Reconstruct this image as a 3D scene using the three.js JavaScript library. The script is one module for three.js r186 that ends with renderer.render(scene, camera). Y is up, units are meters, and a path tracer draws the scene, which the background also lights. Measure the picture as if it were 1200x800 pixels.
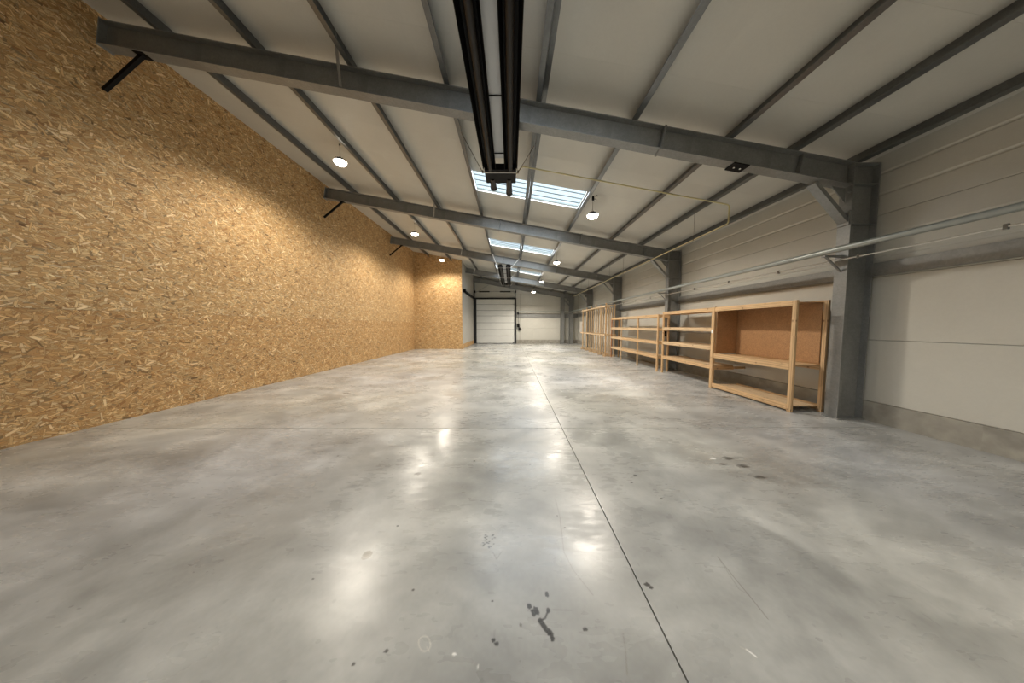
import * as THREE from 'three';
import { RoundedBoxGeometry } from 'three/addons/geometries/RoundedBoxGeometry.js';
import { RectAreaLightUniformsLib } from 'three/addons/lights/RectAreaLightUniformsLib.js';
import { mergeGeometries } from 'three/addons/utils/BufferGeometryUtils.js';

// ---------------------------------------------------------------- camera, sky, exposure
const scene = new THREE.Scene();
const FOCAL = 315, EYE = 1.55, VANISH = [599, 381.5];           // pixels of the 1200 x 800 frame, metres
const camera = new THREE.PerspectiveCamera(2 * Math.atan(400 / FOCAL) * 180 / Math.PI, 1.5, 0.05, 200);
camera.position.set(0, EYE, 0);
camera.rotation.order = 'YXZ';
camera.rotation.set(-Math.atan((400 - VANISH[1]) / FOCAL), -Math.atan((600 - VANISH[0]) / FOCAL), 0);
camera.updateMatrixWorld(true);
scene.background = new THREE.Color().setRGB(0.82, 0.91, 1.0);   // bright overcast sky above the roof lights
scene.backgroundIntensity = 1.8;
const renderer = new THREE.WebGLRenderer({ antialias: true });
renderer.toneMapping = THREE.LinearToneMapping;
renderer.toneMappingExposure = 1.0;
renderer.shadowMap.enabled = true;
RectAreaLightUniformsLib.init();
const DAYLIGHT = 12.5;                                             // daylight that each roof light lets in
const LAMP_POWER = 54, LAMP_COLOR = new THREE.Color().setRGB(1, 0.905, 0.77);

// ---------------------------------------------------------------- helpers
let seed = 20240611;
const rnd = () => { seed = (seed * 1664525 + 1013904223) >>> 0; return seed / 4294967296; };
const V = (x, y, z) => new THREE.Vector3(x, y, z);
const used = {};
const numbered = (n) => { const k = used[n] = (used[n] ?? -1) + 1; return k ? n + '_' + String(k).padStart(3, '0') : n; };
function shade(o) { o.castShadow = o.receiveShadow = true; return o; }
function thing(name, label, category, [x, y, z] = [0, 0, 0], group, kind) {
  const o = new THREE.Group(); o.name = numbered(name); o.position.set(x, y, z); scene.add(o);
  o.userData = { label, category }; if (group) o.userData.group = group; if (kind) o.userData.kind = kind;
  return o;
}
function setting(name, label, category) { const o = thing(name, label, category, [0, 0, 0], null, 'structure'); return o; }
function part(name, geo, m, parent, pos, label) {
  const o = shade(new THREE.Mesh(geo, m)); o.name = name; if (pos) o.position.set(...pos);
  if (label) o.userData.label = label;
  parent.add(o); return o;
}
// uv in metres from each vertex' position; "along" names the axis that carries u (the grain)
function metreUV(g, along = 'auto', jitter = true) {
  g.computeBoundingBox(); const s = g.boundingBox.getSize(V(0, 0, 0));
  const axis = along === 'auto' ? (s.x >= s.y && s.x >= s.z ? 0 : s.y >= s.z ? 1 : 2) : 'xyz'.indexOf(along);
  const p = g.attributes.position, n = g.attributes.normal, uv = new Float32Array(p.count * 2);
  const o1 = jitter ? rnd() * 7 : 0, o2 = jitter ? rnd() * 7 : 0;
  for (let i = 0; i < p.count; i++) {
    const c = [p.getX(i), p.getY(i), p.getZ(i)], nn = [Math.abs(n.getX(i)), Math.abs(n.getY(i)), Math.abs(n.getZ(i))];
    const d = nn[0] > nn[1] && nn[0] > nn[2] ? 0 : nn[1] > nn[2] ? 1 : 2;
    let a = axis, b; if (d === axis) { a = (axis + 1) % 3; b = (axis + 2) % 3; } else b = 3 - axis - d;
    uv[2 * i] = c[a] + o1; uv[2 * i + 1] = c[b] + o2;
  }
  g.setAttribute('uv', new THREE.BufferAttribute(uv, 2)); return g;
}
const boxCache = new Map();
function bx(w, h, d, r = 0, along = 'auto', variant = 0) {
  const key = [w, h, d].map((v) => v.toFixed(4)).join() + r + along + variant;
  if (!boxCache.has(key)) boxCache.set(key, metreUV(r ? new RoundedBoxGeometry(w, h, d, 1, r) : new THREE.BoxGeometry(w, h, d), along));
  return boxCache.get(key);
}
const span = (x0, x1, y0, y1, z0, z1, r, along, v) => [bx(Math.abs(x1 - x0), Math.abs(y1 - y0), Math.abs(z1 - z0), r, along, v), [(x0 + x1) / 2, (y0 + y1) / 2, (z0 + z1) / 2]];
function block(name, m, parent, x0, x1, y0, y1, z0, z1, { r = 0, along = 'auto', v = 0, label } = {}) {
  const [g, p] = span(x0, x1, y0, y1, z0, z1, r, along, v); return part(name, g, m, parent, p, label);
}
function rod(a, b, r, seg = 10) {           // cylinder between two points
  const d = b.clone().sub(a), g = new THREE.CylinderGeometry(r, r, d.length(), seg, 1);
  g.applyQuaternion(new THREE.Quaternion().setFromUnitVectors(V(0, 1, 0), d.clone().normalize()));
  const m = a.clone().add(b).multiplyScalar(0.5); g.translate(m.x, m.y, m.z); return g;
}
function bar(a, b, w, t) {                  // rectangular bar between two points
  const d = b.clone().sub(a), g = new THREE.BoxGeometry(w, d.length(), t);
  g.applyQuaternion(new THREE.Quaternion().setFromUnitVectors(V(0, 1, 0), d.clone().normalize()));
  const m = a.clone().add(b).multiplyScalar(0.5); g.translate(m.x, m.y, m.z); return metreUV(g);
}
function pipe(points, r, bend = 0.12) {     // tube with rounded corners
  const path = new THREE.CurvePath(); let from = points[0].clone();
  for (let i = 1; i < points.length - 1; i++) {
    const a = points[i].clone().add(points[i - 1].clone().sub(points[i]).normalize().multiplyScalar(bend));
    const b = points[i].clone().add(points[i + 1].clone().sub(points[i]).normalize().multiplyScalar(bend));
    path.add(new THREE.LineCurve3(from, a)); path.add(new THREE.QuadraticBezierCurve3(a, points[i].clone(), b)); from = b;
  }
  path.add(new THREE.LineCurve3(from, points[points.length - 1].clone()));
  const gs = [];
  for (const c of path.curves) gs.push(new THREE.TubeGeometry(c, c.isLineCurve3 ? 1 : 6, r, 10, false));
  return mergeGeometries(gs);
}
function extrude(points, depth) {           // closed outline in x, y, swept along +z
  const g = new THREE.ExtrudeGeometry(new THREE.Shape(points.map(([x, y]) => new THREE.Vector2(x, y))), { depth, bevelEnabled: false });
  return metreUV(g, 'z');
}
// a floor point under a pixel of the photograph
function floorAt(px, py) {
  const d = V((px - 600) / FOCAL, (400 - py) / FOCAL, -1).applyQuaternion(camera.quaternion);
  const t = -EYE / d.y; return [d.x * t, d.z * t];
}

// ---------------------------------------------------------------- procedural textures
const LAT = 256, lattice = new Float32Array(LAT * LAT); for (let i = 0; i < LAT * LAT; i++) lattice[i] = rnd();
function vnoise(x, y) {
  const xi = Math.floor(x), yi = Math.floor(y); let fx = x - xi, fy = y - yi;
  fx = fx * fx * (3 - 2 * fx); fy = fy * fy * (3 - 2 * fy);
  const a = (yi & 255) * LAT, b = ((yi + 1) & 255) * LAT, c = xi & 255, d = (xi + 1) & 255;
  return (lattice[a + c] * (1 - fx) + lattice[a + d] * fx) * (1 - fy) + (lattice[b + c] * (1 - fx) + lattice[b + d] * fx) * fy;
}
function fbm(x, y, o) { let s = 0, a = 0.5, n = 0; for (let i = 0; i < o; i++) { s += a * vnoise(x, y); n += a; a *= 0.5; x = x * 2.03 + 17.3; y = y * 2.03 + 9.1; } return s / n; }
function canvas(w, h) { const c = document.createElement('canvas'); c.width = w; c.height = h; return c; }
function texture(c, size, color = true) {   // size: metres that one repeat covers
  const t = new THREE.CanvasTexture(c); t.wrapS = t.wrapT = THREE.RepeatWrapping; t.magFilter = THREE.LinearFilter;
  if (color) t.colorSpace = THREE.SRGBColorSpace;
  if (size) t.repeat.set(1 / size[0], 1 / size[1]);
  return t;
}
function painted(w, h, f) {                 // f(u, v) gives sRGB 0..255
  const c = canvas(w, h), x = c.getContext('2d'), im = x.createImageData(w, h);
  for (let j = 0, k = 0; j < h; j++) for (let i = 0; i < w; i++, k += 4) { const q = f(i / w, j / h); im.data[k] = q[0]; im.data[k + 1] = q[1]; im.data[k + 2] = q[2]; im.data[k + 3] = 255; }
  x.putImageData(im, 0, 0); return c;
}
// oriented strand board: thousands of overlapping wood strands
function osbCanvas() {
  const N = 1024, c = canvas(N, N), g = c.getContext('2d');
  g.fillStyle = 'rgb(190,150,98)'; g.fillRect(0, 0, N, N);
  const tones = [[212, 178, 126], [222, 192, 142], [196, 158, 104], [178, 138, 86], [234, 208, 164], [204, 166, 112], [156, 114, 68], [190, 152, 102]];
  for (let i = 0; i < 5600; i++) {
    const L = 18 + rnd() * 38, W = 5 + rnd() * 10, a = (rnd() < 0.65 ? (rnd() - 0.5) * 1.3 : rnd() * Math.PI), t = tones[Math.floor(rnd() * rnd() * tones.length * 0.999)];
    const k = 0.87 + rnd() * 0.26, x = rnd() * N, y = rnd() * N, dk = rnd() < 0.07 ? 0.68 : 1;
    const p = [[-L / 2, -W / 2 * (0.5 + rnd() * 0.5)], [L / 2 * (0.7 + rnd() * 0.3), -W / 2], [L / 2, W / 2 * (0.4 + rnd() * 0.6)], [-L / 2 * (0.7 + rnd() * 0.3), W / 2]];
    for (const ox of [-N, 0, N]) for (const oy of [-N, 0, N]) {
      const cx = x + ox, cy = y + oy; if (cx < -40 || cy < -40 || cx > N + 40 || cy > N + 40) continue;
      g.save(); g.translate(cx, cy); g.rotate(a);
      g.fillStyle = `rgba(${t.map((v) => Math.round(v * k * dk)).join()},0.86)`; g.strokeStyle = 'rgba(104,72,38,0.5)'; g.lineWidth = 1.1;
      g.beginPath(); p.forEach(([u, v], n) => (n ? g.lineTo(u, v) : g.moveTo(u, v))); g.closePath(); g.fill(); g.stroke();
      g.restore();
    }
  }
  return c;
}
const osbTex = texture(osbCanvas(), [2.5, 2.5]);
const pineTex = texture(painted(512, 256, (u, v) => {
  const w = v * 9 + 0.6 * vnoise(u * 3, v * 5), ring = Math.pow(0.5 + 0.5 * Math.sin((w + 0.35 * vnoise(u * 6, v * 20)) * 6.283), 3);
  const fine = vnoise(u * 30, v * 230), k = 1 - 0.13 * ring - 0.07 * fine - 0.06 * fbm(u * 4, v * 4, 3);
  const kx = (u * 3.1 % 1) - 0.5, ky = (v * 2 + Math.floor(u * 3.1) * 0.37) % 1 - 0.5, knot = Math.exp(-(kx * kx * 900 + ky * ky * 300));
  return [(224 - 92 * knot) * k, (187 - 92 * knot) * k * (1 - 0.03 * ring), (140 - 76 * knot) * k * (1 - 0.07 * ring)];
}), [1.6, 0.4]);
const chipTex = texture(painted(512, 512, (u, v) => {
  const k = 0.86 + 0.2 * vnoise(u * 170, v * 170) + 0.1 * fbm(u * 20, v * 20, 3) - 0.06;
  return [186 * k, 138 * k, 92 * k];
}), [1.2, 1.2]);
const zincTex = texture(painted(512, 512, (u, v) => {
  const s = vnoise(Math.floor(u * 60 + 3 * vnoise(u * 25, v * 25)), Math.floor(v * 60 + 3 * vnoise(u * 25 + 40, v * 25))), k = 0.9 + 0.07 * s + 0.07 * (fbm(u * 5, v * 5, 4) - 0.5) * 2;
  return [134 * k, 135 * k, 134 * k];
}), [1.3, 1.3]);
const panelTex = texture(painted(512, 512, (u, v) => { const k = 0.955 + 0.05 * fbm(u * 8, v * 8, 4) + 0.012 * vnoise(u * 200, v * 200); return [222 * k, 220 * k, 212 * k]; }), [4, 4]);
const plinthTex = texture(painted(256, 256, (u, v) => { const k = 0.8 + 0.3 * fbm(u * 12, v * 12, 4); return [158 * k, 154 * k, 144 * k]; }), [1.5, 1.5]);
const roughTex = texture(painted(1024, 1024, (u, v) => {
  const tile = (f, s) => { const x = u * s, y = v * s; const mx = Math.min(u, 1 - u) * 12, my = Math.min(v, 1 - v) * 12, e = Math.min(1, mx) * Math.min(1, my); return 0.5 + (f(x, y) - 0.5) * e; };
  const r = 0.285 + 0.19 * (tile((x, y) => fbm(x, y, 5), 9) - 0.5) * 2 + 0.10 * (tile((x, y) => fbm(x + 50, y * 3, 3), 60) - 0.5) * 2;
  const q = Math.max(0, Math.min(255, r * 255)); return [q, q, q];
}), null, false);

// ---------------------------------------------------------------- materials
const std = (o) => new THREE.MeshStandardMaterial(o);
const M = {
  osb: std({ map: osbTex, color: new THREE.Color().setRGB(0.94, 0.945, 0.97), roughness: 0.78, bumpMap: osbTex, bumpScale: 0.0012 }),
  osbLower: std({ map: osbTex, color: new THREE.Color().setRGB(0.89, 0.84, 0.79), roughness: 0.78, bumpMap: osbTex, bumpScale: 0.0012 }),
  pine: std({ map: pineTex, roughness: 0.66 }),
  pinePale: std({ map: pineTex, color: new THREE.Color().setRGB(1.0, 1.09, 1.24), roughness: 0.7 }),
  pineGrey: std({ map: pineTex, color: new THREE.Color().setRGB(0.95, 1.06, 1.26), roughness: 0.72 }),
  pineRed: std({ map: pineTex, color: new THREE.Color().setRGB(0.72, 0.5, 0.42), roughness: 0.7 }),
  chip: std({ map: chipTex, color: new THREE.Color().setRGB(0.86, 0.88, 0.9), roughness: 0.75 }),
  zinc: std({ map: zincTex, color: new THREE.Color().setRGB(1.12, 1.12, 1.1), roughness: 0.42, metalness: 0.25 }),
  purlin: std({ map: zincTex, color: new THREE.Color().setRGB(0.68, 0.69, 0.7), roughness: 0.34, metalness: 0.6 }),
  roof: std({ map: panelTex, color: new THREE.Color().setRGB(0.80, 0.80, 0.79), roughness: 0.5 }),
  clad: std({ map: panelTex, color: new THREE.Color().setRGB(0.78, 0.78, 0.765), roughness: 0.2 }),
  plaster: std({ map: panelTex, color: new THREE.Color().setRGB(0.60, 0.575, 0.55), roughness: 0.85 }),
  plinth: std({ map: plinthTex, roughness: 0.85 }),
  door: std({ map: panelTex, color: new THREE.Color().setRGB(1.02, 1.04, 1.07), roughness: 0.42 }),
  rubber: std({ color: 0x1d1e1f, roughness: 0.7 }),
  black: new THREE.MeshPhysicalMaterial({ color: 0x0c0b0a, roughness: 0.6, specularIntensity: 0.3 }),
  tubeBlack: new THREE.MeshPhysicalMaterial({ color: 0x1c1917, roughness: 0.45, specularIntensity: 0.5 }),
  heaterGrey: std({ color: 0xb2b4b6, roughness: 0.5, metalness: 0.2 }),
  wire: std({ color: 0xd8d6d0, roughness: 0.5, metalness: 0.3 }),
  darkWire: std({ color: 0x6a6252, roughness: 0.5, metalness: 0.4 }),
  gas: std({ color: 0xd9cf9f, roughness: 0.42 }),
  pipe: std({ color: 0x969b97, roughness: 0.32, metalness: 0.35 }),
  white: std({ color: 0xe9e9e6, roughness: 0.6 }),
  track: std({ map: zincTex, color: new THREE.Color().setRGB(1.5, 1.5, 1.5), roughness: 0.4, metalness: 0.5 }),
  lamp: std({ color: 0x2a2a2c, roughness: 0.45, metalness: 0.4 }),
  lens: std({ color: 0xffffff, roughness: 0.4, emissive: new THREE.Color().setRGB(1, 0.9, 0.74), emissiveIntensity: 18 }),
  pane: new THREE.MeshPhysicalMaterial({ color: new THREE.Color().setRGB(0.86, 0.93, 0.95), transmission: 0.92, roughness: 0.45, thickness: 0, ior: 1.45 }),
  earth: std({ color: 0x2b2926, roughness: 1 }),
};

// ---------------------------------------------------------------- dimensions of the hall
const XL = -6.4, XR = 5.85, ZB = -23.5, ZF = 3.2, PITCH = 0.177, TILT = -Math.atan(PITCH);
const roofY = (x) => 5.26 - PITCH * x;                 // underside of the roof panels
const rafterY = (x) => 4.73 - PITCH * x;              // underside of the rafters
const RAFTER_H = 0.345, COS = Math.cos(TILT);
const ZBOX = -17.9, XBOX = -3.25;                     // the strand board enclosure in the far corner

// ---------------------------------------------------------------- floor: four power-floated slabs with sawn joints between them
{
  const floor = setting('floor', 'grey power-floated concrete floor with sawn joints and stains', 'floor');
  block('ground', M.earth, floor, XL - 0.4, XR + 0.4, -0.4, -0.13, ZB - 0.6, ZF + 0.4);
  const JX = 0.77, JZ = -4.0, gap = 0.0042, tgap = 0.0042;
  const paleLane = (x, z) => {                            // paler lane beside the shelving, with the ragged outline that the photograph shows
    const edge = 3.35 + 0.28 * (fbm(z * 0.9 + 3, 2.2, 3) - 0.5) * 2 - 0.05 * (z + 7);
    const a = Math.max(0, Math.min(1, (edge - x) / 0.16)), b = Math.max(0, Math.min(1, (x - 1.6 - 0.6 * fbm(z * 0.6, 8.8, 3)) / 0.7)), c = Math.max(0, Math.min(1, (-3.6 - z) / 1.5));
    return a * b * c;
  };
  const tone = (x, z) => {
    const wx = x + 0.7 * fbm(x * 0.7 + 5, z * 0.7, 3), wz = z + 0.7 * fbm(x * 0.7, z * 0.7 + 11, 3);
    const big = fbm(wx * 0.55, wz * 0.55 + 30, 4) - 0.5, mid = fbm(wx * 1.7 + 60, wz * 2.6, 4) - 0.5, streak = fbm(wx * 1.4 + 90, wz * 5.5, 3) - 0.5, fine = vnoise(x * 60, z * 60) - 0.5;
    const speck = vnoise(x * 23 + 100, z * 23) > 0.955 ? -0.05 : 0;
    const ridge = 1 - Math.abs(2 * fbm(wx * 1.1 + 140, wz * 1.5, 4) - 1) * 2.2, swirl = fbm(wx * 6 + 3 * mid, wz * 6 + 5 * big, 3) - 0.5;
    return { k: 0.985 + 0.24 * big + 0.32 * mid + 0.16 * streak + 0.08 * ridge + 0.18 * swirl + 0.035 * fine + speck + 0.09 * paleLane(x, z), h: fbm(wx * 0.4 + 7, wz * 0.4, 3) - 0.5 };
  };
  const blot = (g, at, rx, rz, color, rough = 0.35, s = 0) => {   // ragged stain
    const [x, y, sx, sy] = at; g.fillStyle = color; g.beginPath();
    for (let i = 0; i < 18; i++) { const a = i / 18 * 6.283 + s, q = 1 - rough * rnd(); const u = x + Math.cos(a) * rx * q * sx, v = y + Math.sin(a) * rz * q * sy; i ? g.lineTo(u, v) : g.moveTo(u, v); }
    g.closePath(); g.fill();
  };
  const slabs = [[XL - 0.3, JX - gap, JZ + tgap, ZF + 0.3, 1536, 1536], [JX + gap, XR + 0.3, JZ + tgap, ZF + 0.3, 1280, 1536], [XL - 0.3, JX - gap, ZB - 0.4, JZ - tgap, 1024, 2048], [JX + gap, XR + 0.3, ZB - 0.4, JZ - tgap, 1024, 2048]];
  for (const [x0, x1, z0, z1, tw, th] of slabs) {
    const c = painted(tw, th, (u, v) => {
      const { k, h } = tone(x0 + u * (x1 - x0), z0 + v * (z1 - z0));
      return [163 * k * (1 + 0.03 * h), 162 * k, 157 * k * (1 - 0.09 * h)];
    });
    const g = c.getContext('2d'), sx = tw / (x1 - x0), sy = th / (z1 - z0);
    const P = (px, py) => { const [x, z] = floorAt(px, py); return [(x - x0) * sx, (z - z0) * sy, sx, sy]; };
    const line = (pts, w, color) => { g.strokeStyle = color; g.lineWidth = Math.max(0.8, w * sx); g.lineCap = 'round'; g.lineJoin = 'round'; g.beginPath(); pts.forEach(([a, b], i) => { const [x, y] = P(a, b); i ? g.lineTo(x, y) : g.moveTo(x, y); }); g.stroke(); };
    const dark = 'rgba(52,50,46,0.86)', soft = 'rgba(70,66,58,0.5)', white = 'rgba(236,234,228,0.95)';
    // black spill
    blot(g, P(641, 696), 0.012, 0.02, dark); blot(g, P(620.5, 710), 0.016, 0.018, dark); blot(g, P(627, 716), 0.026, 0.03, dark, 0.5); blot(g, P(642.5, 715), 0.014, 0.016, dark);
    line([[642, 716], [639, 724], [633, 727]], 0.008, dark); line([[633, 727], [640, 737], [646, 743]], 0.024, dark); blot(g, P(647.5, 748), 0.012, 0.018, dark); blot(g, P(644, 741), 0.016, 0.02, dark); blot(g, P(610, 732), 0.008, 0.012, soft);
    for (const [a, b, r] of [[686, 737, 0.012], [758, 685, 0.018], [763, 688, 0.012], [452.5, 762.5, 0.01], [484, 691, 0.008], [466, 616, 0.009], [578, 750, 0.01], [582, 754, 0.011], [556, 540, 0.014], [396, 534, 0.013], [651, 508.5, 0.014], [621, 544, 0.01], [745, 557, 0.024], [740, 565, 0.014], [653, 604, 0.008], [414, 778, 0.008], [367, 678, 0.007], [662, 618, 0.007], [577, 704, 0.006], [775, 584, 0.012]]) blot(g, P(a, b), r * 1.3, r, dark, 0.5);
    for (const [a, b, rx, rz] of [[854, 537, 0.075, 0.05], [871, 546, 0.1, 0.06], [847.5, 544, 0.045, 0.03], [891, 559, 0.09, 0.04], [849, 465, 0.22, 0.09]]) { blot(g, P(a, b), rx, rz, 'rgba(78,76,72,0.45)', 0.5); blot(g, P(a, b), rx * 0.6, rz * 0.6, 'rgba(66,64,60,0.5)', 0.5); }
    blot(g, P(430, 650), 0.035, 0.04, 'rgba(108,100,84,0.5)', 0.2); blot(g, P(430, 650), 0.02, 0.022, 'rgba(128,120,104,0.5)', 0.2);
    blot(g, P(490, 555), 0.06, 0.035, soft, 0.6); blot(g, P(406, 461), 0.16, 0.05, 'rgba(62,58,50,0.7)', 0.6); blot(g, P(398, 463), 0.12, 0.03, soft, 0.6);
    for (let i = 0; i < 26; i++) blot(g, P(566 + rnd() * 14, 626 + rnd() * 16), 0.006 + rnd() * 0.006, 0.005, 'rgba(52,50,46,0.85)', 0.6);   // tyre tread print
    line([[577, 646], [582, 655], [588, 646]], 0.004, soft);
    line([[656, 605], [661, 647], [672, 668], [695, 697]], 0.0025, 'rgba(84,78,70,0.6)'); line([[651, 585], [656, 605]], 0.003, 'rgba(84,78,70,0.5)');
    line([[841, 652], [860, 676], [880, 700], [900, 725]], 0.004, 'rgba(88,84,74,0.55)'); line([[841, 652], [866, 690], [878, 697]], 0.003, 'rgba(88,84,74,0.35)');
    line([[730, 742], [733, 760], [735, 790]], 0.003, 'rgba(100,96,86,0.5)');
    // chalk ring and specks of white
    const ring = []; for (let i = 0; i <= 20; i++) ring.push([497.5 + Math.cos(i / 20 * 6.283) * (7 + Math.sin(i * 0.6) * 0.5), 754 + Math.sin(i / 20 * 6.283) * 9]);
    line(ring, 0.0045, 'rgba(218,214,200,0.85)'); line([[500, 758], [503, 763]], 0.004, 'rgba(218,214,200,0.8)');
    blot(g, P(532.5, 766), 0.014, 0.008, white, 0.4); blot(g, P(560, 781), 0.004, 0.012, white); line([[875, 761], [886, 769]], 0.007, white); line([[868, 758], [876, 762]], 0.004, 'rgba(200,196,180,0.7)'); blot(g, P(835, 537), 0.045, 0.025, white, 0.4);
    line([[800, 575], [812, 590], [842, 640]], 0.003, 'rgba(110,106,96,0.28)');
    for (let i = 0; i < 70; i++) {                    // short scuffs
      const a = rnd() * tw, b = rnd() * th, q = (rnd() - 0.5) * 1.2, L = (0.02 + rnd() * 0.1);
      g.strokeStyle = rnd() < 0.6 ? 'rgba(92,88,80,0.35)' : 'rgba(205,203,196,0.3)'; g.lineWidth = Math.max(0.7, 0.004 * sx); g.beginPath(); g.moveTo(a, b); g.lineTo(a + Math.cos(q) * L * sx, b + Math.sin(q) * L * sy); g.stroke();
    }
    const rt = roughTex.clone(); rt.repeat.set((x1 - x0) / 5, (z1 - z0) / 5); rt.needsUpdate = true;
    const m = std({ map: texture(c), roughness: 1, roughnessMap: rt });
    const geo = new THREE.BoxGeometry(x1 - x0, 0.13, z1 - z0), p = geo.attributes.position, uv = geo.attributes.uv;
    for (let i = 0; i < p.count; i++) uv.setXY(i, p.getX(i) / (x1 - x0) + 0.5, 0.5 - p.getZ(i) / (z1 - z0));
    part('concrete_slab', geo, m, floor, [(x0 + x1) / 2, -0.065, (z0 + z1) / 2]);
  }
}

// ---------------------------------------------------------------- strand board walls
{
  const w = setting('wall_left', 'tall strand board partition wall, darker boards along the bottom', 'wall');
  block('upper_board', M.osb, w, XL - 0.1, XL, 1.785, roofY(XL) + 0.1, ZB - 0.3, ZF, { along: 'z' });
  block('lower_board', M.osbLower, w, XL - 0.1, XL + 0.001, 0, 1.782, ZB - 0.3, ZF, { along: 'z', label: 'darker strand board below the horizontal joint' });
  const b = setting('wall_return', 'strand board end wall of the far corner enclosure', 'wall');
  const outline = (y0, y1) => { const g = extrude([[XL, y0], [XBOX, y0], [XBOX, y1 ?? roofY(XBOX) + 0.05], [XL, y1 ?? roofY(XL) + 0.05]], 0.1); return g; };
  const g2 = outline(0); const uv = g2.attributes.uv, p = g2.attributes.position; for (let i = 0; i < p.count; i++) uv.setXY(i, p.getX(i) + p.getZ(i) + 1.3, p.getY(i) + 0.7);
  part('strand_board', g2, M.osb, b, [0, 0, ZBOX - 0.1]);
  const s = setting('wall_side', 'pale lined side wall of the corner enclosure next to the sectional door', 'wall');
  block('lining', M.plaster, s, XBOX - 0.1, XBOX - 0.012, 0, roofY(XBOX) + 0.02, ZB, ZBOX - 0.1, { along: 'z' });
  block('foot_strip', M.osbLower, s, XBOX - 0.03, XBOX, 0, 0.32, ZB + 0.1, ZBOX - 0.1, { along: 'z' });  // tan strip along the foot of the lining
}

// ---------------------------------------------------------------- metal clad walls: horizontal panels on a concrete plinth
const ribProfile = (y0, y1, ribs) => {            // one panel seen end-on: shallow ribs and a recessed joint; +x faces the room
  const pts = [[-0.08, y0], [-0.006, y0], [0, y0 + 0.008]]; const n = ribs ? Math.max(1, Math.round((y1 - y0) / 0.33)) : 1;
  for (let i = 1; i < n; i++) { const y = y0 + (y1 - y0) * i / n; pts.push([0, y - 0.03], [-0.01, y - 0.012], [-0.01, y + 0.004], [0, y + 0.022]); }
  pts.push([0, y1 - 0.008], [-0.006, y1], [-0.08, y1]); return pts;
};
const courses = [0.32, 1.32, 2.32, 3.3, 4.3, 5.3, 6.3];
{
  const w = setting('wall_right', 'light grey ribbed metal clad side wall behind the shelving', 'wall');
  block('plinth', M.plinth, w, XR - 0.02, XR + 0.08, 0, 0.32, ZB, ZF, { along: 'z' });
  for (let i = 0; i < 4; i++) {
    const g = extrude(ribProfile(courses[i] + 0.002, Math.min(courses[i + 1], roofY(XR) + 0.05) - 0.002, i > 1), ZF - ZB);
    g.rotateY(Math.PI); part('cladding_panel', metreUV(g, 'z'), M.clad, w, [XR, 0, ZF]);
  }
  block('outer_skin', M.plinth, w, XR + 0.081, XR + 0.12, 0, roofY(XR) + 0.1, ZB - 0.3, ZF + 0.1);
  const r = setting('wall_rear', 'light grey metal clad gable wall around the sectional door', 'wall');
  const dx0 = -3.2, dx1 = 0.46, dy = 3.95;
  block('plinth', M.plinth, r, dx1, XR, 0, 0.32, ZB - 0.1, ZB + 0.02);
  for (let i = 0; i < 6; i++) {
    const y0 = courses[i], y1 = courses[i + 1]; const runs = y1 < dy + 0.4 ? [[dx1, XR]] : [[XL, XR]];
    if (i === 3) runs.push([dx0, dx1]);
    for (const [a, b] of runs) {
      const lo = i === 3 && b === dx1 ? dy : y0; const reach = Math.min(b, (5.26 - lo) / PITCH); if (reach <= a + 0.05) continue;
      const g = extrude(ribProfile(lo + 0.002, y1 - 0.002), reach - a); g.rotateY(-Math.PI / 2); part('cladding_panel', metreUV(g, 'x'), M.clad, r, [reach, 0, ZB]);
    }
  }
  block('outer_skin', M.plinth, r, XL - 0.1, XR + 0.1, 0, 6.6, ZB - 0.3, ZB - 0.2);
  const f = setting('wall_front', 'plain pale clad wall closing the front end of the hall', 'wall');
  block('cladding', M.clad, f, XL - 0.1, XR + 0.12, 0, 6.6, ZF, ZF + 0.1);
}

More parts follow.
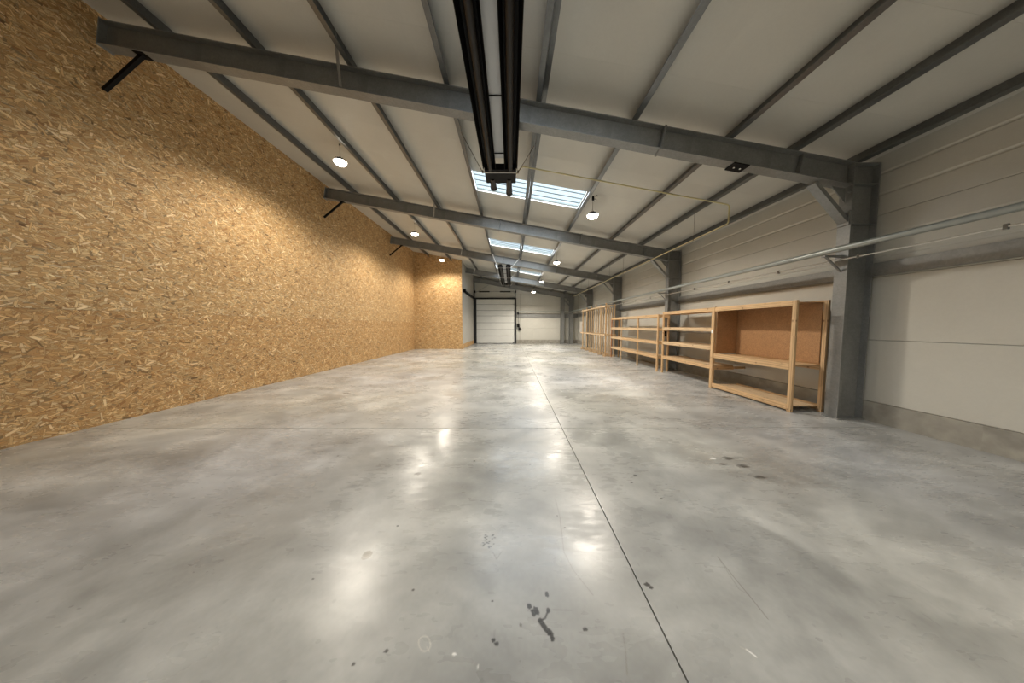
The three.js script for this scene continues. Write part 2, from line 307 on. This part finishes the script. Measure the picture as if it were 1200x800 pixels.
// ---------------------------------------------------------------- roof panels and roof lights
const SKY_X = [-1.0, 1.93], SKY_Z = [-2.2, -7.48, -12.72, -17.95], SKY_HALF = 0.5;
const onSlope = (o, x, y, z) => { o.position.set(x, y, z); o.rotation.z = TILT; return o; };
{
  const c = setting('ceiling', 'sloping roof of pale insulated panels above steel purlins', 'ceiling');
  const panel = (x0, x1, z0, z1) => { const xm = (x0 + x1) / 2, o = part('roof_panel', bx((x1 - x0) / COS, 0.1, z1 - z0 - 0.0015, 0, 'x', Math.floor(rnd() * 3)), M.roof, c); const n = 0.05; onSlope(o, xm - n * Math.sin(TILT), roofY(xm) + n * COS, (z0 + z1) / 2); };
  const cuts = [ZF + 0.1]; const lights = [];
  for (const z of SKY_Z) { lights.push([z - SKY_HALF, z + SKY_HALF]); }
  let z = ZF + 0.1;
  for (const [a, b] of [...lights, [ZB - 0.3, ZB - 0.3]]) {
    const n = Math.max(1, Math.round((z - b) / 1.0)), step = (z - b) / n;
    for (let i = 0; i < n; i++) panel(XL - 0.1, XR + 0.12, z - (i + 1) * step, z - i * step);
    if (a !== b) { panel(XL - 0.1, SKY_X[0], a, b); panel(SKY_X[1], XR + 0.12, a, b); }
    z = a;
  }
  SKY_Z.forEach((zc, i) => {
    const w = setting('window_' + (i + 1), ['translucent roof light above the front tube heater, nearest the open floor', 'translucent roof light partly hidden by the front tube heater end', 'translucent roof light between the second and third steel rafters', 'translucent roof light beside the rear tube heater'][i], 'skylight');
    const xm = (SKY_X[0] + SKY_X[1]) / 2, len = (SKY_X[1] - SKY_X[0]) / COS; onSlope(w, xm, roofY(xm), zc);
    for (let k = 0; k < 4; k++) part('pane', bx(len - 0.03, 0.006, 0.246, 0, 'x'), M.pane, w, [0, 0.06, -0.375 + k * 0.25]);
    const day = new THREE.RectAreaLight(scene.background, DAYLIGHT, len - 0.06, 0.96); day.rotation.x = -Math.PI / 2; day.position.y = 0.036; w.add(day);
    for (let k = 0; k < 3; k++) part('rib', bx(len - 0.03, 0.016, 0.016, 0, 'x'), M.zinc, w, [0, 0.05, -0.25 + k * 0.25]);
    for (const s of [-1, 1]) { part('curb', bx(len, 0.1, 0.012, 0, 'x'), M.roof, w, [0, 0.05, s * 0.497]); part('curb', bx(0.012, 0.1, 0.99, 0, 'z'), M.roof, w, [s * (len / 2 - 0.006), 0.05, 0]); }
  });
}

// ---------------------------------------------------------------- sectional door
{
  const d = setting('door_1', 'white sectional overhead door with black frame in the gable wall', 'door');
  const seams = [0.03, 0.66, 1.22, 1.81, 2.4, 2.88, 3.39, 3.85], zf = ZB + 0.02;
  for (let i = 0; i < 7; i++) {
    block('door_panel', M.door, d, -3.02, 0.3, seams[i] + 0.011, seams[i + 1] - 0.011, zf - 0.045, zf, { r: 0.006, along: 'x' });
  }
  block('seal', M.rubber, d, -3.02, 0.3, 0.0, 3.85, zf - 0.06, zf - 0.046);
  block('jamb', M.rubber, d, -3.248, -3.01, 0, 3.97, ZB - 0.02, ZB + 0.12); block('jamb', M.rubber, d, 0.29, 0.44, 0, 3.97, ZB - 0.02, ZB + 0.12);
  block('header', M.rubber, d, -3.01, 0.29, 3.85, 3.97, ZB - 0.02, ZB + 0.12); block('bottom_seal', M.rubber, d, -3.02, 0.3, 0, 0.035, zf - 0.02, zf + 0.02);
  block('corner_bracket', M.zinc, d, 0.14, 0.28, 0.04, 0.16, zf, zf + 0.02);
  for (const x of [-3.12, 0.38]) part('track', bx(0.06, 5.05 - 3.97 - 0.12 * x, 0.07), M.track, d, [x, (5.05 + 3.97 - 0.12 * x) / 2, ZB + 0.16]);
  part('spring_shaft', rod(V(-3.15, 4.45, ZB + 0.3), V(0.42, 4.45, ZB + 0.3), 0.02), M.zinc, d);
  for (const x of [-2.3, -0.5]) { const s = part('torsion_spring', rod(V(x - 0.45, 4.45, ZB + 0.3), V(x + 0.45, 4.45, ZB + 0.3), 0.05, 12), M.black, d); }
  for (const x of [-3.1, 0.37]) { part('cable_drum', rod(V(x - 0.05, 4.45, ZB + 0.3), V(x + 0.05, 4.45, ZB + 0.3), 0.09, 16), M.black, d); part('shaft_bracket', bx(0.02, 0.3, 0.3), M.zinc, d, [x, 4.42, ZB + 0.16]); }
  part('track_brace', bar(V(-3.1, 4.35, ZB + 0.2), V(-1.9, 4.98, ZB + 0.6), 0.04, 0.02), M.track, d); part('track_brace', bar(V(0.36, 4.1, ZB + 0.2), V(0.05, 4.72, ZB + 0.9), 0.04, 0.02), M.track, d);
}

// ---------------------------------------------------------------- steel frame
const FR = [0.5, -4.45, -9.4, -14.35, -19.35, -23.25];
const PX = [-5.4, -3.95, -2.5, -1.03, 0.46, 1.96, 3.47, 4.5, 5.5];
const FLANGE = 0.18;
function rafter(z, x0, x1, label, end = true, rearBrace = true) {
  const t = thing('steel_rafter', label, 'rafter', [x0, rafterY(x0), z], 'sloping steel rafters of the hall'); t.rotation.z = TILT;
  const L = (x1 - x0) / COS, at = (x) => (x - x0) / COS;
  part('bottom_flange', bx(L, 0.014, FLANGE, 0.003, 'x'), M.zinc, t, [L / 2, 0.007, 0]); part('top_flange', bx(L, 0.014, FLANGE, 0.003, 'x'), M.zinc, t, [L / 2, RAFTER_H - 0.007, 0]);
  part('web', bx(L, RAFTER_H - 0.028, 0.009, 0, 'x'), M.zinc, t, [L / 2, RAFTER_H / 2, 0]);
  for (const x of [-0.42, 2.35]) if (x > x0 + 0.3) for (const s of [-0.009, 0.009]) part('splice_plate', bx(0.016, RAFTER_H + 0.03, FLANGE + 0.01, 0.003, 'y'), M.zinc, t, [at(x) + s, RAFTER_H / 2, 0]);
  for (const x of [4.55]) for (const s of [-1, 1]) part('stiffener', bx(0.012, RAFTER_H - 0.028, 0.075, 0, 'y'), M.zinc, t, [at(x), RAFTER_H / 2, s * 0.042]);
  part('end_plate', bx(0.016, RAFTER_H + 0.05, FLANGE + 0.01, 0.003, 'y'), M.zinc, t, [0.008, RAFTER_H / 2, 0]);
  if (end) {                                        // slender knee brace from the strand board wall
    part('knee_brace', bar(V(at(-5.72), 0.0, 0), V(at(-6.385) + 0.13, -0.62, 0), 0.05, 0.05), M.black, t); part('brace_plate', bx(0.16, 0.012, 0.14), M.black, t, [at(-5.72), -0.006, 0]);
  }
  if (x0 < -2.6) {                                  // fly brace from a purlin down to the bottom flange
    part('fly_brace', bar(V(at(-2.62), 0.02, FLANGE / 2 + 0.006), V(at(-2.56), RAFTER_H + 0.14, 0.42), 0.045, 0.008), M.track, t); if (rearBrace) part('fly_brace', bar(V(at(-2.62), 0.02, -FLANGE / 2 - 0.006), V(at(-2.56), RAFTER_H + 0.14, -0.42), 0.045, 0.008), M.zinc, t);
  }
  return t;
}
const rlabels = ['steel rafter over the start of the front tube heater', 'heavy steel rafter that the front tube heater hangs beneath, black plate under it', 'steel rafter just beyond the front tube heater end, braced to strand board wall', 'steel rafter above the start of the rear tube heater', 'short steel rafter starting at the corner enclosure above the rear tube heater', 'short steel rafter against the gable wall above the sectional door'];
FR.forEach((z, i) => rafter(z, i >= 4 ? XBOX + 0.02 : -6.3, 5.4, rlabels[i], i < 4, i < 5));

function column(z, x0, x1, label, haunch = true) {
  const t = thing('steel_column', label, 'column', [x0, 0, z], 'steel columns along the clad wall'), D = x1 - x0, Hc = roofY(x1) - 0.12, hr = rafterY(x0);
  part('inner_flange', bx(0.016, Hc, FLANGE, 0.003, 'y'), M.zinc, t, [0.008, Hc / 2, 0]); part('outer_flange', bx(0.016, Hc, FLANGE, 0.003, 'y'), M.zinc, t, [D - 0.008, Hc / 2, 0]);
  part('web', bx(D - 0.032, Hc, 0.01, 0, 'y'), M.zinc, t, [D / 2, Hc / 2, 0]);
  part('base_plate', bx(D + 0.04, 0.02, FLANGE + 0.06, 0.003, 'x'), M.zinc, t, [D / 2, 0.01, 0]); part('cap_plate', bx(D, 0.016, FLANGE, 0.003, 'x'), M.zinc, t, [D / 2, Hc - 0.008, 0]);
  for (const y of [hr + 0.02, hr - 0.6]) if (haunch) for (const s of [-1, 1]) part('stiffener', bx(D - 0.032, 0.012, 0.076, 0, 'x'), M.zinc, t, [D / 2, y, s * 0.043]);
  if (haunch) {                                     // triangular knee below the rafter
    const a = V(-0.56, hr + 0.56 * PITCH - 0.05, 0), b = V(-0.005, hr - 0.55, 0);
    const strut = part('knee_strut', bar(a, b, 0.06, 0.13), M.zinc, t); part('knee_plate', bx(0.02, 0.22, 0.16), M.zinc, strut, [-0.01, hr - 0.5, 0]);
    part('knee_gusset', extrude([[-0.02, hr - 0.02], [-0.25, hr + 0.02], [-0.02, hr - 0.25]], 0.012), M.zinc, t, [0, 0, -0.006]);
    for (const y of [0.04, -0.1, -0.42, -0.54]) for (const s of [-1, 1]) part('bolt', rod(V(-0.028, hr + y, s * 0.055), V(0.02, hr + y, s * 0.055), 0.014, 6), M.track, strut);
  }
  return t;
}
const clabels = ['steel column at the front end of the clad wall, clear of the shelving', 'steel column behind the particle board lined shelf unit', 'steel column between the two open timber shelf units', 'steel column between the open shelving and the tall timber rack', 'steel column behind the far end of the tall timber rack'];
for (let i = 0; i < 5; i++) column(FR[i], 5.4, 5.82, clabels[i]);
column(-23.22, 4.98, 5.36, 'steel gable column in the far corner by the side wall');
column(-23.22, 4.24, 4.58, 'steel gable column nearer the sectional door', false);

// purlins: folded Z sections, one run each
{
  const labels = ['zinc purlin running along the top of the strand board wall', 'zinc purlin with the lamps of the strand board side hung beside it', 'zinc purlin tied to the rafters by slanting fly braces', 'zinc purlin along the roof light edge facing the strand board wall', 'zinc purlin crossing the middle of every roof light', 'zinc purlin along the roof light edge facing the shelving', 'zinc purlin midway between the roof lights and the clad wall', 'zinc purlin just above the yellow gas pipe', 'zinc eaves purlin on top of the clad side wall'];
  PX.forEach((x, i) => {
    const zEnd = x < XBOX ? ZBOX + 0.005 : ZB + 0.03, L = ZF - zEnd - 0.02, h = roofY(x) - rafterY(x) - RAFTER_H / COS - 0.004;
    const t = thing('roof_purlin', labels[i], 'purlin', [x, roofY(x) - h - 0.001, (ZF + zEnd) / 2], 'roof purlins running the length of the hall'); t.rotation.z = TILT;
    const s = x < 0 ? 1 : -1;                       // the lower lip points to the middle of the hall
    part('web', bx(0.004, h, L, 0, 'z'), M.purlin, t, [0, h / 2, 0]); part('lower_flange', bx(0.075, 0.004, L, 0, 'z'), M.purlin, t, [s * 0.0375, 0.002, 0]);
    part('lower_lip', bx(0.004, 0.02, L, 0, 'z'), M.purlin, t, [s * 0.075, 0.01, 0]); part('upper_flange', bx(0.075, 0.004, L, 0, 'z'), M.purlin, t, [-s * 0.0375, h - 0.002, 0]);
  });
}
// girts on the clad walls
{
  const girt = (a, b, label) => {
    const t = thing('wall_girt', label, 'girt', [0, 0, 0], 'horizontal wall girts');
    const L = b - a, z = (a + b) / 2;
    part('web', bx(0.004, 0.2, L, 0, 'z'), M.zinc, t, [XR - 0.07, 2.44, z]); part('flange', bx(0.066, 0.004, L, 0, 'z'), M.zinc, t, [XR - 0.035, 2.54, z]); part('flange', bx(0.066, 0.004, L, 0, 'z'), M.zinc, t, [XR - 0.035, 2.34, z]);
  };
  const gl = ['zinc wall girt at the front end of the clad wall', 'zinc wall girt above the particle board lined shelf unit', 'zinc wall girt above the open shelving, partly behind a column', 'zinc wall girt above the tall timber rack', 'zinc wall girt in the far corner of the side wall'];
  const cuts = [ZF - 0.1, ...FR.slice(1, 5), ZB + 0.1];
  const ends = [[FR[1], ZF - 0.05], [FR[2], FR[1]], [FR[3], FR[2]], [FR[4], FR[3]], [ZB + 0.02, FR[4]]];
  ends.forEach(([a, b], i) => girt(a + (i < 4 ? 0.1 : 0), b - (i > 0 ? 0.1 : 0), gl[i]));
  const t = thing('wall_girt', 'zinc girt across the gable wall beside the sectional door', 'girt', [0, 0, 0], 'horizontal wall girts');
  part('web', bx(XR - 0.08 - 0.5, 0.3, 0.004, 0, 'x'), M.zinc, t, [(XR - 0.08 + 0.5) / 2, 2.4, ZB + 0.07]);
  for (const y of [2.25, 2.55]) part('flange', bx(XR - 0.08 - 0.5, 0.004, 0.066, 0, 'x'), M.zinc, t, [(XR - 0.08 + 0.5) / 2, y, ZB + 0.036]);
}

// ---------------------------------------------------------------- lamps
function lampShape(t, drop) {
  const body = new THREE.LatheGeometry([[0.001, 0.115], [0.05, 0.115], [0.055, 0.075], [0.12, 0.06], [0.145, 0.045], [0.152, 0.03], [0.146, 0.026]].map(([a, b]) => new THREE.Vector2(a, b)), 28);
  const house = part('housing', body, M.lamp, t);
  part('lens', new THREE.LatheGeometry([[0.001, -0.062], [0.05, -0.058], [0.1, -0.04], [0.132, -0.012], [0.146, 0.026]].map(([a, b]) => new THREE.Vector2(a, b)), 28), M.lens, t, [0, 0, 0], 'glowing warm white lens');
  for (let k = 0; k < 12; k++) { const a = k / 12 * 6.283; part('cooling_fin', bx(0.06, 0.03, 0.004), M.lamp, house, [Math.cos(a) * 0.085, 0.078, -Math.sin(a) * 0.085]).rotation.y = a; }
  part('hook', new THREE.TorusGeometry(0.022, 0.004, 6, 14), M.lamp, house, [0, 0.136, 0]); part('suspension_wire', rod(V(0, 0.155, 0), V(0, drop, 0), 0.004, 6), M.darkWire, t);
  part('ceiling_hook', rod(V(0, drop - 0.03, 0), V(0, drop + 0.004, 0), 0.02, 10), M.lamp, t);
  const l = new THREE.SpotLight(LAMP_COLOR, LAMP_POWER, 0, 1.40, 0.35, 2); l.position.set(0, -0.075, 0); l.target.position.set(0, -1, 0); l.castShadow = true; l.shadow.radius = 6; l.shadow.mapSize.set(1024, 1024);
  t.add(l); t.add(l.target);
}
for (const [x, y, z, label] of [
  [-4.22, 5.56, -6.9, 'glowing round lamp beside the strand board wall between the first two heavy rafters'],
  [-4.2, 5.52, -12.0, 'glowing round lamp beside the strand board wall in the bay before the enclosure'],
  [-4.15, 5.46, -16.4, 'glowing round lamp just before the strand board end wall'],
  [2.12, 4.44, 2.3, 'added round lamp out of view at the front end of the hall, brightening the floor'],  // added lamp out of view, placed to brighten the near floor
  [2.16, 4.44, -7.3, 'glowing round lamp beside the roof light at the front heater end'],
  [2.12, 4.46, -12.7, 'glowing round lamp beside the middle roof light'],
  [2.06, 4.48, -18.3, 'glowing round lamp beside the roof light at the rear heater'],
  [1.69, 4.07, -20.5, 'glowing round lamp close to the gable wall']]) {
  const t = thing('high_bay_lamp', label, 'lamp', [x, y, z], 'round lamps hung from the roof'); lampShape(t, roofY(x) - y);
}

// ---------------------------------------------------------------- radiant tube heaters
function heater(x, zEnd, len, label, wireMat) {
  const t = thing('tube_heater', label, 'heater', [x, 4.55, zEnd], 'radiant tube heaters under the roof');   // origin at the far end, +z towards the viewpoint
  for (const s of [-1, 1]) {
    const th = 0.006, o = [[-0.125, 0], [-0.085, 0.11], [0.085, 0.11], [0.125, 0]], inn = [[0.119, 0], [0.081, 0.104], [-0.081, 0.104], [-0.119, 0]];
    const h = part('reflector_hood', extrude([...o, ...inn], len - 0.35), M.black, t, [s * 0.205, 0, 0.35], 'black folded sheet hood'); h.material = M.black;
    part('burner_tube', rod(V(s * 0.195, 0.035, 0.3), V(s * 0.195, 0.035, len - 0.1), 0.05, 18), M.tubeBlack, t); const stub = part('tube_stub', rod(V(s * 0.17, 0.05, s < 0 ? -0.42 : -0.66), V(s * 0.17, 0.05, 0.0), 0.068, 18), M.tubeBlack, t);
    part('tube_collar', rod(V(s * 0.17, 0.05, s < 0 ? -0.43 : -0.67), V(s * 0.17, 0.05, s < 0 ? -0.38 : -0.6), 0.076, 18), M.tubeBlack, stub);
  }
  part('centre_panel', bx(0.17, 0.006, len - 0.75, 0, 'z'), M.heaterGrey, t, [0, 0.07, 0.6 + (len - 0.75) / 2], 'pale grey sheet between the hoods');
  part('end_box', bx(0.62, 0.12, 0.5, 0.01, 'x'), M.black, t, [0, 0.06, 0.1]);
  for (let z = 0.28; z < len; z += 3.0) {
    part('hanger_bar', bx(0.7, 0.02, 0.012, 0, 'x'), M.wire, t, [0, -0.012, z + 0.0]);
    for (const s of [-1, 1]) {
      const X = s < 0 ? PX[3] + 0.03 : PX[4] + 0.02, a = V(s * 0.345, -0.01, z), b = V(X - x, roofY(X) - 0.11 - 4.55, z + 0.05);
      const ch = part('chain', rod(a, b, wireMat === M.wire ? 0.019 : 0.0065, 6), wireMat, t); part('chain_clip', bx(0.03, 0.05, 0.03), wireMat, ch, [a.x, a.y + 0.01, a.z]);
    }
  }
  for (let z = 0.75; z < len; z += 1.2) part('cross_tie', bx(0.2, 0.012, 0.012, 0, 'x'), M.black, t, [0, 0.06, z]);
  return t;
}
heater(-0.21, -5.72, 7.6, 'black twin tube radiant heater hanging under the front rafter', M.darkWire);
heater(-0.35, -20.4, 6.6, 'black twin tube radiant heater hanging near the sectional door', M.wire);

// ---------------------------------------------------------------- pipes
{
  const feedY = (x) => rafterY(x) + 0.27;
  const t = thing('gas_pipe', 'thin yellow gas pipe crossing the roof and running above the shelving', 'pipe', [4.7, 3.76, -5.94]);
  const rel = (x, y, z) => V(x - 4.7, y - 3.76, z + 5.94);
  part('supply_run', pipe([rel(4.7, 3.76, -20.6), rel(4.7, 3.76, -5.94), rel(4.7, feedY(4.7) - 0.02, -5.94), rel(0.24, feedY(0.24) - 0.02, -5.94), rel(0.08, 4.7, -5.86)], 0.014, 0.06), M.gas, t);
  for (const z of [-7.05, -11.4, -13.0, -16.5, -18.2]) { const hg = part('pipe_hanger', rod(rel(4.7, 3.76, z), rel(4.7, roofY(4.7), z), 0.004, 6), M.darkWire, t); part('pipe_clip', rod(rel(4.7, 3.76, z - 0.015), rel(4.7, 3.76, z + 0.015), 0.02, 10), M.darkWire, hg); }
  const w = thing('water_pipe', 'grey metal pipe running past the columns above the shelving', 'pipe', [5.1, 2.74, 0]);
  part('pipe_run', pipe([V(0, 0, ZF - 0.1), V(0, 0, ZB + 0.35), V(0.6 - 5.1, 0, ZB + 0.35)], 0.045, 0.15), M.pipe, w);
  for (const z of FR.slice(0, 5)) { part('pipe_bracket', bx(0.3, 0.03, 0.06), M.zinc, w, [0.15, -0.06, z]); part('bracket_strut', bar(V(0.29, -0.3, z), V(0.03, -0.06, z), 0.02, 0.03), M.zinc, w); }
  for (const x of [1.4, 3.0, 4.4]) part('pipe_bracket', bx(0.03, 0.03, 0.34), M.zinc, w, [x - 5.1, -0.045, ZB + 0.18]);
  const c = thing('cable_conduit', 'thin pale conduit with clips fixed along the clad wall', 'conduit', [5.36, 2.62, 0]);
  part('conduit', rod(V(0, 0, ZF - 0.1), V(0, 0, ZB + 0.5), 0.011, 8), M.white, c);
  for (let z = 2; z > -23; z -= 1.24) part('clip', bx(0.03, 0.06, 0.03), M.zinc, c, [0, 0.0, z]);
  for (const z of FR.slice(0, 5)) part('stand_off', bx(0.05, 0.02, 0.02), M.zinc, c, [0.018, 0, z]);
}

// ---------------------------------------------------------------- shelving
const P3 = [M.pine, M.pinePale, M.pine];
const pine = () => P3[Math.floor(rnd() * 3)];
function shelfUnit(label, x0, x1, posts, tops, back = []) {   // x0 room side, x1 wall side
  const t = thing('timber_shelf_unit', label, 'shelf unit', [x0, 0, posts[0][0]], 'timber shelving along the clad wall');
  const X = (x) => x - x0, Z = (z) => z - posts[0][0];
  for (const [z, w, m] of posts) {
    block('post', m ?? M.pine, t, X(x0), X(x0 + 0.045), 0, tops[0], Z(z) - w / 2, Z(z) + w / 2, { r: 0.003, along: 'y', v: Math.floor(rnd() * 4) });
    if (back.includes(z)) block('post', M.pine, t, X(x1 - 0.045), X(x1), 0, tops[0] - 0.01, Z(z) - w / 2, Z(z) + w / 2, { r: 0.003, along: 'y', v: Math.floor(rnd() * 4) });
    for (const y of tops) block('cross_bearer', M.pine, t, X(x0 + 0.05), X(x1 - 0.05), y - 0.1, y - 0.024, Z(z) - w / 2 + 0.005, Z(z) + w / 2 - 0.005, { along: 'x' });
  }
  for (let i = 0; i + 1 < posts.length; i++) {
    const a = posts[i][0] - posts[i][1] / 2 - 0.002, b = posts[i + 1][0] + posts[i + 1][1] / 2 + 0.002;
    tops.forEach((y, k) => {
      block('front_rail', k === 1 ? M.pinePale : pine(), t, X(x0 + 0.002), X(x0 + 0.04), y - 0.095, y, Z(b), Z(a), { r: 0.003, along: 'z', v: Math.floor(rnd() * 4) });
      block('back_rail', M.pine, t, X(x1 - 0.04), X(x1 - 0.002), y - 0.095, y, Z(b), Z(a), { along: 'z' });
      block('shelf_board', k ? M.pinePale : M.pine, t, X(x0 + 0.041), X(x1 - 0.041), y - 0.022, y - 0.002, Z(b), Z(a), { along: 'z', v: Math.floor(rnd() * 4) });
    });
  }
  return t;
}
{
  // nearest unit: tall upper bay lined with particle board
  const x0 = 5.0, x1 = 5.6, za = -6.62, zb = -4.72;
  const t = thing('timber_shelf_unit', 'timber shelf unit with upper bay lined in brown particle board', 'shelf unit', [x0, 0, za], 'timber shelving along the clad wall');
  const X = (x) => x - x0, Z = (z) => z - za;
  for (const x of [x0, x1 - 0.045]) block('post', M.pine, t, X(x), X(x + 0.045), 0, 2.0, Z(zb - 0.07), Z(zb), { r: 0.003, along: 'y' });
  block('post', M.pine, t, X(x1 - 0.045), X(x1), 0.755, 1.98, Z(za + 0.012), Z(za + 0.06), { r: 0.003, along: 'y' });
  for (const [y0, y1] of [[1.9, 2.0], [0.755, 0.87], [0.03, 0.13]]) { block('front_rail', M.pine, t, X(x0), X(x0 + 0.04), y0, y1, Z(za + 0.012), Z(zb - 0.072), { r: 0.003, along: 'z', v: y0 }); block('back_rail', M.pine, t, X(x1 - 0.04), X(x1), y0, y1, Z(za + 0.062), Z(zb - 0.072), { along: 'z', v: y0 }); }
  for (const [y, m] of [[1.975, M.chip], [0.85, M.pine], [0.105, M.pinePale]]) block('shelf_board', m, t, X(x0 + 0.041), X(x1 - 0.041), y - 0.02, y, Z(za + 0.012), Z(zb - 0.072), { along: 'z', v: y });
  block('side_panel', M.chip, t, X(x0 + 0.05), X(x1 - 0.05), 0.87, 1.95, Z(za + 0.012), Z(za + 0.03), { along: 'x', label: 'brown particle board end panel' });
  block('back_panel', M.chip, t, X(x1 - 0.06), X(x1 - 0.046), 0.87, 1.95, Z(za + 0.032), Z(zb - 0.072), { along: 'z', label: 'brown particle board back' });
  block('post', M.pine, t, X(x0), X(x0 + 0.045), 0.0, 2.01, Z(za + 0.002), Z(za + 0.01), { along: 'y' });
}
{
  const T = [2.0, 1.5, 1.035, 0.56];
  const t = shelfUnit('open timber shelf unit with four levels and a white tag on its post', 5.0, 5.6, [[-6.672, 0.085], [-8.86, 0.06]], T);
  for (const z of [-6.672, -8.86]) for (const y of T) block('wall_cleat', M.pine, t, 0.6, 0.849, y - 0.09, y - 0.03, z + 6.672 - 0.02, z + 6.672 + 0.02, { along: 'x' });
  part('price_tag', bx(0.003, 0.09, 0.05), M.white, t, [-0.0025, 1.41, 0.0], 'small blank white tag');
  shelfUnit('three-bay timber shelf unit with pale boards next to tall rack', 4.93, 5.33, [[-9.06, 0.06], [-10.48, 0.05], [-12.05, 0.055, M.pineGrey], [-13.25, 0.05, M.pineRed]], [1.93, 1.47, 1.02, 0.53], [-9.06, -13.25]);
}
// tall timber rack of paired uprights
{
  const t = thing('timber_rack', 'tall pale timber rack of narrow uprights with a mid rail', 'rack', [4.7, 0, -13.45]);
  const zs = [-13.45, -14.25, -15.05, -15.9, -16.85, -17.75];
  zs.forEach((z, i) => {
    const Z = z + 13.45, h = 2.6 + (i % 2 ? 0.03 : 0.07), tall = i === 2 || i === 3 ? 0.04 : 0;
    block('upright', i === 0 ? M.pine : M.pinePale, t, 0, 0.07, 0, h + tall, Z - 0.024, Z + 0.024, { r: 0.003, along: 'y', v: i });
    block('upright', M.pineGrey, t, 0.42, 0.49, 0, h - 0.05, Z - 0.024, Z + 0.024, { r: 0.003, along: 'y', v: i });
    block('foot', M.pinePale, t, -0.08, 0.56, 0, 0.09, Z - 0.075, Z - 0.026, { r: 0.003, along: 'x', v: i }); block('arm', M.pineGrey, t, -0.02, 0.52, 1.04, 1.13, Z + 0.026, Z + 0.066, { along: 'x', v: i });
    block('top_tie', M.pineGrey, t, 0.0, 0.49, 2.5, 2.57, Z + 0.026, Z + 0.066, { along: 'x', v: i });
  });
  const L = -4.3;
  block('mid_rail', M.pinePale, t, -0.04, -0.002, 1.05, 1.12, L - 0.35, 0.06, { r: 0.003, along: 'z' }); block('top_rail', M.pineGrey, t, -0.04, -0.002, 2.48, 2.55, L - 0.05, 0.06, { r: 0.003, along: 'z' });
  block('mid_rail', M.pineGrey, t, 0.492, 0.53, 1.05, 1.12, L - 0.05, 0.06, { r: 0.003, along: 'z' });
  for (const z of [-0.35, -0.62, -1.2, -2.0, -2.85]) block('thin_upright', M.pineGrey, t, 0.45, 0.49, 0, 2.46, z - 0.018, z + 0.018, { along: 'y' });
  const s = thing('white_board', 'white sheet leaning on the far end of the tall timber rack', 'board', [4.6, 1.122, -18.0]);
  part('sheet', bx(0.2, 0.7, 0.012, 0.003), M.white, s, [0.1, 0.35, 0]);
}

// ---------------------------------------------------------------- small fittings
{
  const x = 3.62, p = thing('rafter_plate', 'small black plate with two screws under the front rafter', 'plate', [x, rafterY(x), FR[1]]); p.rotation.z = TILT;
  part('plate', bx(0.25, 0.02, 0.2, 0.004), M.black, p, [0, -0.011, 0]); for (const s of [-1, 1]) part('screw', rod(V(s * 0.05, -0.03, 0), V(s * 0.05, -0.02, 0), 0.012, 8), M.white, p);
  const k = thing('cable_clamp', 'small dark cable clamp on the purlin beside a lamp', 'clamp', [2.03, rafterY(2.0) + 0.33, -6.85]);
  part('jaw', bx(0.05, 0.09, 0.04, 0.004), M.black, k, [0, 0.0, 0]); part('hook', new THREE.TorusGeometry(0.03, 0.007, 6, 14, 4.6), M.black, k, [0.05, -0.05, 0]); part('hook', new THREE.TorusGeometry(0.024, 0.007, 6, 14, 4.6), M.black, k, [0.07, 0.02, 0.05]);
  // door control with chain hoist
  const c = thing('door_control', 'dark door control box with chain hoist beside the sectional door', 'control box', [0.68, 0, ZB + 0.03]);
  part('backing_plate', bx(0.2, 0.62, 0.03), M.zinc, c, [-0.02, 1.42, 0]); part('box', bx(0.2, 0.32, 0.14, 0.01), M.black, c, [-0.06, 1.58, 0.08]); part('box', bx(0.17, 0.24, 0.12, 0.01), M.tubeBlack, c, [0.06, 1.28, 0.07]);
  part('handle', rod(V(0.1, 1.3, 0.1), V(0.22, 1.22, 0.16), 0.02, 8), M.black, c); part('chain', rod(V(0.08, 0.12, 0.15), V(0.08, 4.3, 0.15), 0.008, 6), M.darkWire, c); part('cable', rod(V(-0.06, 1.75, 0.05), V(-0.06, 2.9, 0.05), 0.012, 6), M.black, c);
  part('junction_box', bx(0.12, 0.2, 0.08, 0.008), M.tubeBlack, c, [-0.08, 2.62, 0.05]);
  // rail on the pale side wall
  const r = thing('wall_rail', 'dark steel rail on the pale side wall leading to the door frame', 'rail', [XBOX, 3.9, -20.5]);
  part('rail', bx(0.14, 0.12, 4.6, 0.006, 'z'), M.black, r, [0.06, 0, -0.3]); part('end_cap', bx(0.18, 0.24, 0.06, 0.006), M.black, r, [0.08, 0.03, 2.03]);
  // drain
  const d = thing('floor_drain', 'short dark slotted drain in the floor before the sectional door', 'drain', [-2.22, 0, -17.4]);
  part('frame', bx(0.8, 0.006, 0.14, 0), M.black, d, [0, 0.003, 0]); for (let i = 0; i < 9; i++) part('slot_bar', bx(0.05, 0.004, 0.12), M.zinc, d, [-0.36 + i * 0.09, 0.008, 0]);
  // sockets on the column seen through the open shelves
  const s = thing('socket_box', 'dark socket box with pale cover fixed to the column by the shelves', 'socket', [5.4, 1.28, FR[2]]);
  part('box', bx(0.05, 0.2, 0.12, 0.006), M.black, s, [-0.026, 0, 0]); part('cover', bx(0.006, 0.08, 0.07), M.white, s, [-0.054, 0.03, 0]);
}
renderer.render(scene, camera);
